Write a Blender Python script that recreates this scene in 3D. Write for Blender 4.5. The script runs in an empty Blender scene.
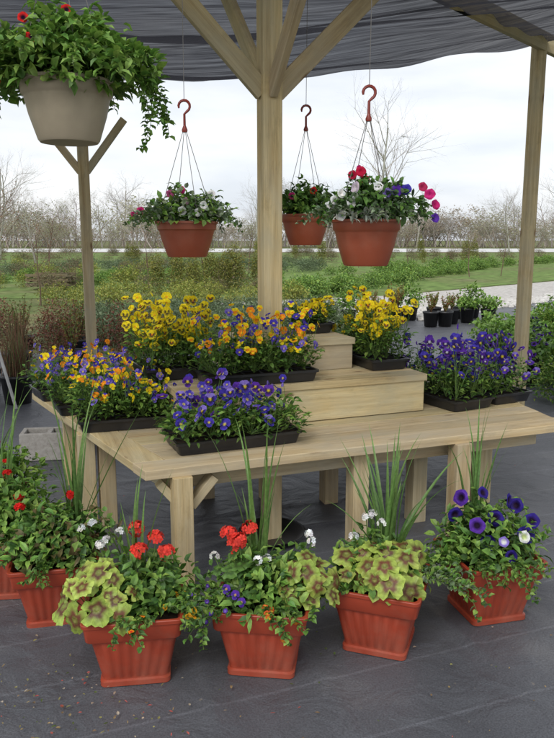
import bpy, math, random
import numpy as np
from mathutils import Vector, Matrix, noise
random.seed(7); np.random.seed(7)
R=random.random; U=random.uniform; G=random.gauss
V3=Vector; Z=Vector((0,0,1))
scene=bpy.context.scene

# ---------------------------------------------------------------- materials
def newmat(name):
    m=bpy.data.materials.new(name); m.use_nodes=True
    nt=m.node_tree; nt.nodes.clear()
    out=nt.nodes.new('ShaderNodeOutputMaterial')
    return m,nt,nt.nodes,nt.links,out
def ramp(n,stops):
    r=n.new('ShaderNodeValToRGB'); cr=r.color_ramp
    while len(cr.elements)<len(stops): cr.elements.new(0.5)
    for e,(p,c) in zip(cr.elements,stops):
        e.position=p; e.color=(c[0],c[1],c[2],1)
    return r
def plantmat(name,rough,trans,spec=0.3):
    m,nt,n,l,out=newmat(name)
    a=n.new('ShaderNodeAttribute'); a.attribute_name='Col'
    tc=n.new('ShaderNodeTexCoord'); ns=n.new('ShaderNodeTexNoise'); ns.inputs['Scale'].default_value=90; ns.inputs['Detail'].default_value=3
    l.new(tc.outputs['Object'],ns.inputs['Vector'])
    mr=n.new('ShaderNodeMapRange'); mr.inputs[1].default_value=.3; mr.inputs[2].default_value=.7; mr.inputs[3].default_value=.75; mr.inputs[4].default_value=1.2
    l.new(ns.outputs['Fac'],mr.inputs[0])
    mx=n.new('ShaderNodeVectorMath'); mx.operation='SCALE'
    l.new(a.outputs['Color'],mx.inputs[0]); l.new(mr.outputs[0],mx.inputs['Scale'])
    p=n.new('ShaderNodeBsdfPrincipled'); p.inputs['Roughness'].default_value=rough; p.inputs['Specular IOR Level'].default_value=spec
    l.new(mx.outputs[0],p.inputs['Base Color'])
    if trans>0:
        t=n.new('ShaderNodeBsdfTranslucent'); s=n.new('ShaderNodeMixShader'); s.inputs[0].default_value=trans
        l.new(mx.outputs[0],t.inputs['Color'])
        l.new(p.outputs[0],s.inputs[1]); l.new(t.outputs[0],s.inputs[2]); l.new(s.outputs[0],out.inputs[0])
    else: l.new(p.outputs[0],out.inputs[0])
    return m
M_LEAF=plantmat('leaf',.48,.28,.4)
M_PETAL=plantmat('petal',.7,.25,.15)
M_BARK=plantmat('bark',.9,0,.1)

def plastic(name,col,rough=.4,var=.12,bump=.15,dust=(.3,.22,.16),dustamt=.25):
    m,nt,n,l,out=newmat(name)
    tc=n.new('ShaderNodeTexCoord'); ns=n.new('ShaderNodeTexNoise'); ns.inputs['Scale'].default_value=9; ns.inputs['Detail'].default_value=6
    l.new(tc.outputs['Object'],ns.inputs['Vector'])
    r=ramp(n,[(.3,[c*(1-var) for c in col]),(.7,[min(1,c*(1+var)) for c in col])]); l.new(ns.outputs['Fac'],r.inputs[0])
    ns2=n.new('ShaderNodeTexNoise'); ns2.inputs['Scale'].default_value=3.2; ns2.inputs['Detail'].default_value=8; ns2.inputs['Roughness'].default_value=.7
    l.new(tc.outputs['Object'],ns2.inputs['Vector'])
    mr=n.new('ShaderNodeMapRange'); mr.inputs[1].default_value=.5; mr.inputs[2].default_value=.75; mr.inputs[4].default_value=dustamt
    l.new(ns2.outputs['Fac'],mr.inputs[0])
    mx=n.new('ShaderNodeMix'); mx.data_type='RGBA'; mx.inputs[7].default_value=(*dust,1)
    l.new(mr.outputs[0],mx.inputs[0]); l.new(r.outputs[0],mx.inputs[6])
    p=n.new('ShaderNodeBsdfPrincipled'); p.inputs['Roughness'].default_value=rough
    l.new(mx.outputs[2],p.inputs['Base Color'])
    b=n.new('ShaderNodeBump'); b.inputs['Strength'].default_value=bump; b.inputs['Distance'].default_value=.002
    l.new(ns.outputs['Fac'],b.inputs['Height']); l.new(b.outputs[0],p.inputs['Normal'])
    l.new(p.outputs[0],out.inputs[0]); return m
M_TERRA=plastic('terracotta_plastic',(.34,.050,.022),.42,dustamt=.32)
M_TERRA2=plastic('terracotta_basket_plastic',(.34,.078,.036),.45)
M_BEIGE=plastic('beige_plastic',(.42,.35,.25),.5)
M_BLACK=plastic('black_plastic',(.019,.019,.021),.38,dust=(.06,.055,.05),dustamt=.3)
M_WIRE=plastic('wire_metal',(.16,.15,.14),.35)
M_HOOK=plastic('hook_plastic',(.22,.03,.018),.4)
M_WHITE=plastic('white_pipe',(.7,.7,.68),.5)
def rough_mat(name,c1,c2,scale,rough=.95,bump=.5,bd=.01):
    m,nt,n,l,out=newmat(name)
    tc=n.new('ShaderNodeTexCoord'); ns=n.new('ShaderNodeTexNoise'); ns.inputs['Scale'].default_value=scale; ns.inputs['Detail'].default_value=10; ns.inputs['Roughness'].default_value=.7
    l.new(tc.outputs['Object'],ns.inputs['Vector'])
    r=ramp(n,[(.35,c1),(.65,c2)]); l.new(ns.outputs['Fac'],r.inputs[0])
    p=n.new('ShaderNodeBsdfPrincipled'); p.inputs['Roughness'].default_value=rough; p.inputs['Specular IOR Level'].default_value=.2
    l.new(r.outputs[0],p.inputs['Base Color'])
    b=n.new('ShaderNodeBump'); b.inputs['Strength'].default_value=bump; b.inputs['Distance'].default_value=bd
    l.new(ns.outputs['Fac'],b.inputs['Height']); l.new(b.outputs[0],p.inputs['Normal'])
    l.new(p.outputs[0],out.inputs[0]); return m
M_SOIL=rough_mat('soil',(.02,.014,.01),(.06,.042,.03),60)
M_CONC=rough_mat('concrete',(.32,.30,.27),(.45,.43,.40),40)
M_GRAVEL=rough_mat('gravel',(.34,.32,.29),(.62,.59,.55),7)
M_ROCK=rough_mat('rock',(.42,.40,.37),(.68,.66,.62),12)

def woodmat():
    m,nt,n,l,out=newmat('pine_lumber')
    uv=n.new('ShaderNodeUVMap'); uv.uv_map='UVMap'
    def nz(sx,sy,detail=6,rough=.6):
        mp=n.new('ShaderNodeMapping'); mp.inputs['Scale'].default_value=(sx,sy,1)
        l.new(uv.outputs[0],mp.inputs['Vector'])
        k=n.new('ShaderNodeTexNoise'); k.inputs['Scale'].default_value=1; k.inputs['Detail'].default_value=detail; k.inputs['Roughness'].default_value=rough; k.inputs['Distortion'].default_value=.4
        l.new(mp.outputs[0],k.inputs['Vector']); return k
    a=nz(1.3,30); b=nz(5,260,4); c=nz(1.7,3.5,5); d4=nz(6,14,7,.7)
    r=ramp(n,[(.28,(.40,.28,.135)),(.5,(.585,.455,.25)),(.72,(.69,.57,.35))]); l.new(a.outputs['Fac'],r.inputs[0])
    mr=n.new('ShaderNodeMapRange'); mr.inputs[1].default_value=.3; mr.inputs[2].default_value=.7; mr.inputs[3].default_value=.80; mr.inputs[4].default_value=1.1
    l.new(b.outputs['Fac'],mr.inputs[0])
    st=n.new('ShaderNodeMapRange'); st.inputs[1].default_value=.25; st.inputs[2].default_value=.5; st.inputs[3].default_value=.68; st.inputs[4].default_value=1.0
    l.new(d4.outputs['Fac'],st.inputs[0])
    mu=n.new('ShaderNodeMath'); mu.operation='MULTIPLY'; l.new(mr.outputs[0],mu.inputs[0]); l.new(st.outputs[0],mu.inputs[1])
    s1=n.new('ShaderNodeVectorMath'); s1.operation='SCALE'; l.new(r.outputs[0],s1.inputs[0]); l.new(mu.outputs[0],s1.inputs['Scale'])
    wr=n.new('ShaderNodeMapRange'); wr.inputs[1].default_value=.38; wr.inputs[2].default_value=.66; wr.inputs[4].default_value=.72
    l.new(c.outputs['Fac'],wr.inputs[0])
    mx=n.new('ShaderNodeMix'); mx.data_type='RGBA'; mx.inputs[7].default_value=(.455,.415,.31,1)
    l.new(wr.outputs[0],mx.inputs[0]); l.new(s1.outputs[0],mx.inputs[6])
    mp=n.new('ShaderNodeMapping'); mp.inputs['Scale'].default_value=(2.6,8.5,1); l.new(uv.outputs[0],mp.inputs['Vector'])
    vo=n.new('ShaderNodeTexVoronoi'); vo.inputs['Scale'].default_value=1; l.new(mp.outputs[0],vo.inputs['Vector'])
    kr=n.new('ShaderNodeMapRange'); kr.inputs[1].default_value=.05; kr.inputs[2].default_value=.13; kr.inputs[3].default_value=.8; kr.inputs[4].default_value=0
    l.new(vo.outputs['Distance'],kr.inputs[0])
    mk=n.new('ShaderNodeMix'); mk.data_type='RGBA'; mk.inputs[7].default_value=(.16,.08,.035,1)
    l.new(kr.outputs[0],mk.inputs[0]); l.new(mx.outputs[2],mk.inputs[6])
    at=n.new('ShaderNodeAttribute'); at.attribute_name='Col'
    mm=n.new('ShaderNodeVectorMath'); mm.operation='MULTIPLY'; l.new(mk.outputs[2],mm.inputs[0]); l.new(at.outputs['Color'],mm.inputs[1])
    p=n.new('ShaderNodeBsdfPrincipled'); p.inputs['Roughness'].default_value=.75; p.inputs['Specular IOR Level'].default_value=.2
    l.new(mm.outputs[0],p.inputs['Base Color'])
    bu=n.new('ShaderNodeBump'); bu.inputs['Strength'].default_value=.4; bu.inputs['Distance'].default_value=.002
    l.new(b.outputs['Fac'],bu.inputs['Height']); l.new(bu.outputs[0],p.inputs['Normal'])
    l.new(p.outputs[0],out.inputs[0]); return m
M_WOOD=woodmat()

def fabricmat():
    m,nt,n,l,out=newmat('landscape_fabric')
    tc=n.new('ShaderNodeTexCoord')
    a=n.new('ShaderNodeTexNoise'); a.inputs['Scale'].default_value=1.3; a.inputs['Detail'].default_value=9; a.inputs['Roughness'].default_value=.62
    l.new(tc.outputs['Object'],a.inputs['Vector'])
    r=ramp(n,[(.3,(.062,.065,.074)),(.55,(.092,.095,.106)),(.75,(.145,.145,.150))]); l.new(a.outputs['Fac'],r.inputs[0])
    s=n.new('ShaderNodeTexNoise'); s.inputs['Scale'].default_value=160; s.inputs['Detail'].default_value=2
    l.new(tc.outputs['Object'],s.inputs['Vector'])
    mr=n.new('ShaderNodeMapRange'); mr.inputs[1].default_value=.3; mr.inputs[2].default_value=.7; mr.inputs[3].default_value=.75; mr.inputs[4].default_value=1.25
    l.new(s.outputs['Fac'],mr.inputs[0])
    # woven marker threads every ~30 cm
    mp=n.new('ShaderNodeMapping'); mp.inputs['Rotation'].default_value=(0,0,-math.atan2(.359,.933)+math.pi/2); l.new(tc.outputs['Object'],mp.inputs[0])
    wv=n.new('ShaderNodeTexWave'); wv.inputs['Scale'].default_value=1.0; wv.inputs['Distortion'].default_value=.25; wv.inputs['Detail Scale'].default_value=.6; l.new(mp.outputs[0],wv.inputs['Vector'])
    wr=n.new('ShaderNodeMapRange'); wr.inputs[1].default_value=.994; wr.inputs[2].default_value=1.0; wr.inputs[3].default_value=1.0; wr.inputs[4].default_value=1.35
    l.new(wv.outputs['Fac'],wr.inputs[0])
    mu=n.new('ShaderNodeMath'); mu.operation='MULTIPLY'; l.new(mr.outputs[0],mu.inputs[0]); l.new(wr.outputs[0],mu.inputs[1])
    d=n.new('ShaderNodeTexNoise'); d.inputs['Scale'].default_value=45; d.inputs['Detail'].default_value=3; l.new(tc.outputs['Object'],d.inputs['Vector'])
    dr=n.new('ShaderNodeMapRange'); dr.inputs[1].default_value=.70; dr.inputs[2].default_value=.76; dr.inputs[4].default_value=.5
    l.new(d.outputs['Fac'],dr.inputs[0])
    sc=n.new('ShaderNodeVectorMath'); sc.operation='SCALE'; l.new(r.outputs[0],sc.inputs[0]); l.new(mu.outputs[0],sc.inputs['Scale'])
    mx=n.new('ShaderNodeMix'); mx.data_type='RGBA'; mx.inputs[7].default_value=(.24,.21,.17,1); l.new(dr.outputs[0],mx.inputs[0]); l.new(sc.outputs[0],mx.inputs[6])
    p=n.new('ShaderNodeBsdfPrincipled'); p.inputs['Roughness'].default_value=.5; p.inputs['Specular IOR Level'].default_value=.5
    l.new(mx.outputs[2],p.inputs['Base Color'])
    w=n.new('ShaderNodeTexNoise'); w.inputs['Scale'].default_value=4; w.inputs['Detail'].default_value=6; w.inputs['Distortion'].default_value=1.6
    l.new(tc.outputs['Object'],w.inputs['Vector'])
    b=n.new('ShaderNodeBump'); b.inputs['Strength'].default_value=.7; b.inputs['Distance'].default_value=.03
    l.new(w.outputs['Fac'],b.inputs['Height'])
    b2=n.new('ShaderNodeBump'); b2.inputs['Strength'].default_value=.5; b2.inputs['Distance'].default_value=.002
    l.new(s.outputs['Fac'],b2.inputs['Height']); l.new(b.outputs[0],b2.inputs['Normal']); l.new(b2.outputs[0],p.inputs['Normal'])
    l.new(p.outputs[0],out.inputs[0]); return m
M_FAB=fabricmat()

def mottled(name,s1,s2,stops):
    m,nt,n,l,out=newmat(name)
    tc=n.new('ShaderNodeTexCoord')
    a=n.new('ShaderNodeTexNoise'); a.inputs['Scale'].default_value=s1; a.inputs['Detail'].default_value=10; a.inputs['Roughness'].default_value=.65
    l.new(tc.outputs['Object'],a.inputs['Vector'])
    r=ramp(n,stops); l.new(a.outputs['Fac'],r.inputs[0])
    s=n.new('ShaderNodeTexNoise'); s.inputs['Scale'].default_value=s2; s.inputs['Detail'].default_value=8; l.new(tc.outputs['Object'],s.inputs['Vector'])
    mr=n.new('ShaderNodeMapRange'); mr.inputs[1].default_value=.3; mr.inputs[2].default_value=.7; mr.inputs[3].default_value=.6; mr.inputs[4].default_value=1.4
    l.new(s.outputs['Fac'],mr.inputs[0])
    sc=n.new('ShaderNodeVectorMath'); sc.operation='SCALE'; l.new(r.outputs[0],sc.inputs[0]); l.new(mr.outputs[0],sc.inputs['Scale'])
    p=n.new('ShaderNodeBsdfPrincipled'); p.inputs['Roughness'].default_value=1; p.inputs['Specular IOR Level'].default_value=.1
    l.new(sc.outputs[0],p.inputs['Base Color']); l.new(p.outputs[0],out.inputs[0]); return m
M_GROUND=mottled('field_ground',.16,9,[(.3,(.14,.11,.075)),(.45,(.18,.16,.08)),(.55,(.11,.15,.05)),(.7,(.15,.21,.065))])
M_GRASS=mottled('grass_blades',.22,3,[(.3,(.18,.17,.10)),(.42,(.16,.19,.07)),(.52,(.14,.21,.06)),(.72,(.19,.27,.08))])

def clothmat():
    m,nt,n,l,out=newmat('shade_netting')
    uv=n.new('ShaderNodeUVMap'); uv.uv_map='UVMap'
    mp=n.new('ShaderNodeMapping'); mp.inputs['Scale'].default_value=(.6,26,1); l.new(uv.outputs[0],mp.inputs['Vector'])
    a=n.new('ShaderNodeTexNoise'); a.inputs['Scale'].default_value=1; a.inputs['Detail'].default_value=4; l.new(mp.outputs[0],a.inputs['Vector'])
    mp2=n.new('ShaderNodeMapping'); mp2.inputs['Scale'].default_value=(3,160,1); l.new(uv.outputs[0],mp2.inputs['Vector'])
    a2=n.new('ShaderNodeTexNoise'); a2.inputs['Scale'].default_value=1; a2.inputs['Detail'].default_value=2; l.new(mp2.outputs[0],a2.inputs['Vector'])
    ad=n.new('ShaderNodeMath'); ad.operation='ADD'; l.new(a.outputs['Fac'],ad.inputs[0]); l.new(a2.outputs['Fac'],ad.inputs[1])
    mr=n.new('ShaderNodeMapRange'); mr.inputs[1].default_value=.75; mr.inputs[2].default_value=1.3; mr.inputs[3].default_value=.0; mr.inputs[4].default_value=.17
    l.new(ad.outputs[0],mr.inputs[0])
    d=n.new('ShaderNodeBsdfDiffuse'); d.inputs[0].default_value=(.022,.023,.027,1)
    tl=n.new('ShaderNodeBsdfTranslucent'); tl.inputs[0].default_value=(.055,.055,.063,1)
    ms=n.new('ShaderNodeMixShader'); ms.inputs[0].default_value=.5; l.new(d.outputs[0],ms.inputs[1]); l.new(tl.outputs[0],ms.inputs[2])
    t=n.new('ShaderNodeBsdfTransparent')
    s=n.new('ShaderNodeMixShader'); l.new(mr.outputs[0],s.inputs[0]); l.new(ms.outputs[0],s.inputs[1]); l.new(t.outputs[0],s.inputs[2])
    l.new(s.outputs[0],out.inputs[0]); return m
M_CLOTH=clothmat()

# ---------------------------------------------------------------- mesh builder
class MB:
    def __init__(s): s.V=[];s.F=[];s.C=[];s.M=[];s.U=[]
    def v(s,p,c=(1,1,1)):
        s.V.append((p[0],p[1],p[2])); s.C.append((c[0],c[1],c[2],1)); return len(s.V)-1
    def f(s,idx,m=0,uv=None):
        s.F.append(tuple(idx)); s.M.append(m); s.U.append(uv)
def build(mb,name,mats,smooth=True,bevel=0,parent=None,loc=None,rotz=0,scale=1,sharp=None):
    me=bpy.data.meshes.new(name); me.from_pydata(mb.V,[],mb.F)
    for m in mats: me.materials.append(m)
    me.polygons.foreach_set('material_index',mb.M)
    me.polygons.foreach_set('use_smooth',[smooth]*len(mb.F))
    ca=me.color_attributes.new('Col','FLOAT_COLOR','POINT')
    ca.data.foreach_set('color',np.array(mb.C,dtype=np.float32).ravel())
    if any(u is not None for u in mb.U):
        uvl=me.uv_layers.new(name='UVMap'); arr=[]
        for f,u in zip(mb.F,mb.U):
            if u is None: arr.extend([0,0]*len(f))
            else:
                for q in u: arr.extend(q)
        uvl.data.foreach_set('uv',arr)
    me.update()
    if sharp:
        try: me.set_sharp_from_angle(angle=math.radians(sharp))
        except Exception: pass
    o=bpy.data.objects.new(name,me); scene.collection.objects.link(o)
    if loc is not None: o.location=loc
    o.rotation_euler[2]=rotz; o.scale=(scale,)*3
    if bevel:
        b=o.modifiers.new('bevel','BEVEL'); b.width=bevel; b.segments=2; b.limit_method='ANGLE'
    if parent: o.parent=parent
    return o
def inst(name,mesh,loc,rotz,sc,parent):
    o=bpy.data.objects.new(name,mesh); scene.collection.objects.link(o)
    o.location=loc; o.rotation_euler[2]=rotz; o.scale=sc if hasattr(sc,'__len__') else (sc,sc,sc)
    o.parent=parent; return o
def empty(name,loc=(0,0,0)):
    e=bpy.data.objects.new(name,None); e.location=loc; e.empty_display_size=.1; scene.collection.objects.link(e); return e
def rv(s=1): return Vector((G(0,1),G(0,1),G(0,1))).normalized()*s
def cv(c,a=.2):
    k=1+U(-a,a); return (c[0]*k*(1+U(-.08,.08)),c[1]*k,c[2]*k*(1+U(-.1,.1)))
def leaf(mb,p,d,n,L,W,c,m=0,fold=.25,droop=.2,simple=False):
    s=d.cross(n)
    if s.length<1e-4: s=d.orthogonal()
    s.normalize(); n=s.cross(d).normalized()
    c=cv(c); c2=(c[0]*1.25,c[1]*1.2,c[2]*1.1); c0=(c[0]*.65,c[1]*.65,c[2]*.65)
    if simple:
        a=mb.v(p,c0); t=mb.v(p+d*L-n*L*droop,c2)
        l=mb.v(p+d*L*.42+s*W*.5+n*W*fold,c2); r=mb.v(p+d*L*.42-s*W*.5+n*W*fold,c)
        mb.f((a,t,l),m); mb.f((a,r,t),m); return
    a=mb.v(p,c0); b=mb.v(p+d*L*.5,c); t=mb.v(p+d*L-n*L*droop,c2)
    l1=mb.v(p+d*L*.22+s*W*.42+n*W*fold*.8,c); l2=mb.v(p+d*L*.62+s*W*.46+n*(W*fold-L*droop*.25),c2)
    r1=mb.v(p+d*L*.22-s*W*.42+n*W*fold*.8,c); r2=mb.v(p+d*L*.62-s*W*.46+n*(W*fold-L*droop*.25),c2)
    mb.f((a,b,l1),m); mb.f((l1,b,l2),m); mb.f((b,t,l2),m); mb.f((a,r1,b),m); mb.f((r1,r2,b),m); mb.f((b,r2,t),m)
def tube(mb,pts,rad,sides=4,c=(1,1,1),m=0,cap=False):
    rings=[]
    for i,p in enumerate(pts):
        d=(pts[min(i+1,len(pts)-1)]-pts[max(i-1,0)])
        if d.length<1e-6: d=Z.copy()
        d.normalize()
        x=d.cross(Vector((.31,.95,.05))); x.normalize(); y=d.cross(x)
        r=rad[i] if hasattr(rad,'__len__') else rad
        rings.append([mb.v(p+x*math.cos(a)*r+y*math.sin(a)*r,c) for a in [2*math.pi*k/sides for k in range(sides)]])
    for A,B in zip(rings,rings[1:]):
        for k in range(sides):
            mb.f((A[k],A[(k+1)%sides],B[(k+1)%sides],B[k]),m)
    if cap: mb.f(rings[0][::-1],m); mb.f(rings[-1],m)
def stem(mb,a,b,r=.0012,c=(.12,.2,.05),m=0):
    mid=(a+b)/2+Vector((G(0,.004),G(0,.004),0)); tube(mb,[a,mid,b],r,3,c,m)
def frame(n,up=Z):
    n=n.normalized(); x=up.cross(n)
    if x.length<1e-3: x=Vector((1,0,0))
    x.normalize(); y=n.cross(x); return x,y,n
def petal(mb,p,x,y,n,a,h,r,main,blot,eye,m,lift=0,k=5,cup=.12):
    c0=mb.v(p+n*lift,eye); r1=[];r2=[]
    for i in range(k):
        t=-1+2*i/(k-1); an=a+h*t; rr=r*(1-.22*t*t)
        dv=x*math.cos(an)+y*math.sin(an)
        r1.append(mb.v(p+dv*r*.36+n*(lift+.02*r),blot)); r2.append(mb.v(p+dv*rr+n*(lift+cup*r*(1-t*t)+G(0,.03)*r),cv(main,.12)))
    for i in range(k-1):
        mb.f((c0,r1[i],r1[i+1]),m); mb.f((r1[i],r2[i],r2[i+1],r1[i+1]),m)
def pansy(mb,p,n,r,main,blot,eye=(.8,.5,.05),upper=None,m=1):
    x,y,n=frame(n); roll=G(0,.15); up=upper or main
    P=math.pi
    for a,h,s,c,bl,l in [(P*.5+.55,.75,1.0,up,up,0),(P*.5-.55,.75,1.0,up,up,.001),(P*.5+1.45,.6,.95,main,blot,.002),(P*.5-1.45,.6,.95,main,blot,.003),(-P*.5,.85,1.0,main,blot,.004)]:
        petal(mb,p,x,y,n,a+roll,h,r*s,c,bl,eye,m,l)
def petunia(mb,p,n,r,col,throat,m=1):
    x,y,n=frame(n); k=15
    c0=mb.v(p-n*r*.6,throat); A=[];B=[];C=[]
    for i in range(k):
        a=2*math.pi*i/k; dv=x*math.cos(a)+y*math.sin(a); lob=1-.12*(.5+.5*math.cos(5*a+math.pi))
        A.append(mb.v(p+dv*r*.28-n*r*.15,throat)); B.append(mb.v(p+dv*r*.65+n*r*.05,cv(col,.08))); C.append(mb.v(p+dv*r*lob+n*r*(G(0,.08)-.02),cv(col,.15)))
    for i in range(k):
        j=(i+1)%k
        mb.f((c0,A[i],A[j]),m); mb.f((A[i],B[i],B[j],A[j]),m); mb.f((B[i],C[i],C[j],B[j]),m)
    tube(mb,[p-n*r*1.4,p-n*r*.6],[.001,.004],4,(.1,.2,.05),0)
def cluster(mb,c,R0,nn,r,col,m=1,flat=1):
    for i in range(nn):
        d=rv(); d.z=abs(d.z)*1.0+.0 if R()<.85 else d.z
        d.normalize(); p=c+Vector((d.x,d.y,d.z*flat))*R0*U(.8,1.1)
        x,y,n=frame(d)
        cc=cv(col,.25); eye=(cc[0]*.6,cc[1]*.5,cc[2]*.5)
        roll=R()*6
        for k in range(5):
            petal(mb,p,x,y,n,roll+k*1.257,.55,r,cc,cc,eye,m,0,3,.1)
    base=Vector((c.x*.55,c.y*.55,.27)); tube(mb,[base,(base+c)/2+Vector((c.x*.12,c.y*.12,.01)),c],[.0022,.002,.0018],4,(.16,.26,.07),0)
    for k in range(5):
        t=U(.35,.85); q=base.lerp(c,t); leaf(mb,q,(rv()+Z*.3).normalized(),Z+rv(.4),.03,.017,(.12,.24,.05))
def roundleaf(mb,p,n,r,roll,cin,cring,cout,m=0):
    x,y,n=frame(n); x2=x*math.cos(roll)+y*math.sin(roll); y2=n.cross(x2)
    K=28; radii=[.16,.34,.50,.63,.82,1.0]
    cin=cv(cin,.15);cout=cv(cout,.2);cring=cv(cring,.3)
    mid=tuple(a*.45+b*.55 for a,b in zip(cring,cout))
    cols=[cin,cring,cring,mid,cout,tuple(k*1.1 for k in cout)]
    c0=mb.v(p-n*r*.12,cin); prev=None
    ph=R()*6; tilt=U(-.12,.12)
    for ri,rr in enumerate(radii):
        ring=[]
        for i in range(K):
            a=2*math.pi*i/K
            notch=1-.6*math.exp(-((a-math.pi)/.2)**2)*rr
            sc=1+(.10*math.cos(a*5+.0)+.04*math.cos(a*14))*rr*rr
            h=.09*r*math.sin(a*5*2+ph)*rr*rr - .22*r*rr*rr + (.10*math.sin(a+ph)+tilt)*r*rr*rr
            q=p+(x2*math.cos(a)+y2*math.sin(a))*r*rr*sc*notch+n*h
            cc=cols[ri]
            if ri in(2,3):
                w=.5+.5*math.cos(a*5); cc=tuple(u*(1-w)+v*w for u,v in zip(cols[4] if ri==3 else mid,cring if ri==2 else mid))
            k=1-.12*abs(math.sin(a*2.5)) 
            ring.append(mb.v(q,tuple(u*k for u in cc)))
        if prev is None:
            for i in range(K): mb.f((c0,ring[i],ring[(i+1)%K]),m)
        else:
            for i in range(K): mb.f((prev[i],ring[i],ring[(i+1)%K],prev[(i+1)%K]),m)
        prev=ring
GREENZ=((.10,.2,.04),(.065,.12,.03),(.12,.25,.05))
def geranium(mb,c,rad,nn,size,view=Vector((0,-.6,.65)),pal=None):
    cin,cr,co=pal or ((.26,.27,.06),(.16,.05,.03),(.41,.52,.10))
    pts=[]
    for i in range(nn):
        best=None;bs=-1
        for _ in range(14):
            d=rv()
            if d.dot(view)<-.1 or d.z<-.4: continue
            rr=U(.75,1.15); p=c+Vector((d.x,d.y,d.z*.85))*rad*rr
            s=min([(p-q).length for q in pts],default=1)
            if s>bs: best=(p,d);bs=s
        if not best: continue
        p,d=best; pts.append(p); n=(d*.6+view*.6+rv(.45)).normalized()
        sz=size*U(.6,1.15)
        roundleaf(mb,p,n,sz,R()*6,cin,cr,co)
        stem(mb,c-Z*rad*.6,p-n*sz*.12,.0018,(.2,.3,.06))
def blade(mb,p,d,L,w,c,bend=.5,m=0,N=9):
    h=Vector((d.x,d.y,0)); 
    if h.length<1e-3: h=Vector((1,0,0))
    h.normalize(); s=h.cross(Z); q=p.copy(); dd=d.normalized(); prev=None; c=cv(c,.2)
    for i in range(N+1):
        t=i/N; ww=w*(1-t**2.2)*(.6+.8*min(1,t*3)) if i<N else .0003
        up=s.cross(dd).normalized()
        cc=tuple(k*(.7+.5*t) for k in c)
        a=mb.v(q+s*ww*.5+up*ww*.2,cc); b=mb.v(q,cc); e=mb.v(q-s*ww*.5+up*ww*.2,cc)
        if prev: mb.f((prev[0],prev[1],b,a),m); mb.f((prev[1],prev[2],e,b),m)
        prev=(a,b,e); q=q+dd*(L/N); dd=(dd+(h*.6-Z)*bend*t*.22).normalized()
def mound(mb,c,rx,ry,h,N,L,W,cols,low=-.15,droop=.3,upb=.25,simple=False):
    for i in range(N):
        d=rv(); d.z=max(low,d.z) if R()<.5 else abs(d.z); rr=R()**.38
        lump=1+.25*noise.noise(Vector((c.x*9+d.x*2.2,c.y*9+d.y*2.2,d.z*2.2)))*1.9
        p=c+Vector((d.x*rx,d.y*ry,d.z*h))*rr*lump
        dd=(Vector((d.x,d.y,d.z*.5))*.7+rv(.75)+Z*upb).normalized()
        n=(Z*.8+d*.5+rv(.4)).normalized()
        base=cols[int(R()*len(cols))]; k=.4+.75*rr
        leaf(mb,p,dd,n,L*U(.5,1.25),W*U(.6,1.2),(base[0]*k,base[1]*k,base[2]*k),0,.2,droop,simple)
def trail(mb,p,d,L,cols,lL=.022,lW=.016,down=1.0,fl=None):
    q=p.copy(); dd=d.normalized(); st=.013; pts=[q.copy()]; N=int(L/st)
    for i in range(N):
        dd=(dd+Vector((G(0,.12),G(0,.12),-.09*down))).normalized(); q=q+dd*st; pts.append(q.copy())
        for s in range(2):
            a=rv(); a=(a-dd*a.dot(dd)).normalized(); ld=(a+dd*.5+Z*.2).normalized()
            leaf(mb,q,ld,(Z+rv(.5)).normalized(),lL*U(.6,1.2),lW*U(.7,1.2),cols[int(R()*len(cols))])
        if fl and R()<fl[0]:
            nn=(Vector((0,-.6,.4))+rv(.7)).normalized(); petunia(mb,q+nn*.015,nn,fl[1],fl[2],fl[3])
    tube(mb,pts[::2]+[pts[-1]],.0011,3,(.12,.17,.05),0)

def board(mb,p0,p1,w,h,up=Z,m=0,tint=None):
    d=p1-p0; L=d.length; x=d/L; y=up.cross(x)
    if y.length<1e-3: y=Vector((0,1,0)).cross(x)
    y.normalize(); z=x.cross(y); ou=U(0,40); ov=U(0,40); t=tint or U(.84,1.1); c=(t,t*U(.97,1.02),t*U(.93,1.03))
    co=[(a,b*w/2,e*h/2) for a in(0,L) for b in(-1,1) for e in(-1,1)]
    ids=[mb.v(p0+x*a+y*b+z*e,c) for a,b,e in co]
    for f in [(0,1,3,2),(4,6,7,5),(0,4,5,1),(2,3,7,6),(0,2,6,4),(1,5,7,3)]:
        if f in[(0,1,3,2),(4,6,7,5)]: uv=[(co[i][1]*.3+ou,co[i][2]+ov) for i in f]
        else: uv=[(co[i][0]+ou,co[i][1]+co[i][2]*1.0+ov) for i in f]
        mb.f([ids[i] for i in f],m,uv)
TH=math.atan2(.359,.933)
def E(a,b,z=0): return Vector((-.035+.933*a-.359*b,3.4+.359*a+.933*b,z))
def prism(mb,poly,z0,z1,tint=None,along=0):
    ou=U(0,40);ov=U(0,40); t=tint or U(.85,1.08); c=(t,t*U(.97,1.02),t*U(.93,1.03)); n=len(poly)
    B=[mb.v(E(a,b,z0),c) for a,b in poly]; T=[mb.v(E(a,b,z1),c) for a,b in poly]
    uvt=[((a+ou,b+ov) if not along else (b+ou,a+ov)) for a,b in poly]
    mb.f(T,0,uvt); mb.f(B[::-1],0,uvt[::-1])
    for i in range(n):
        j=(i+1)%n
        (a0,b0),(a1,b1)=poly[i],poly[j]; L=math.hypot(a1-a0,b1-b0)
        mb.f((B[i],B[j],T[j],T[i]),0,[(ou,ov+z0),(ou+L,ov+z0),(ou+L,ov+z1),(ou,ov+z1)])
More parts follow.
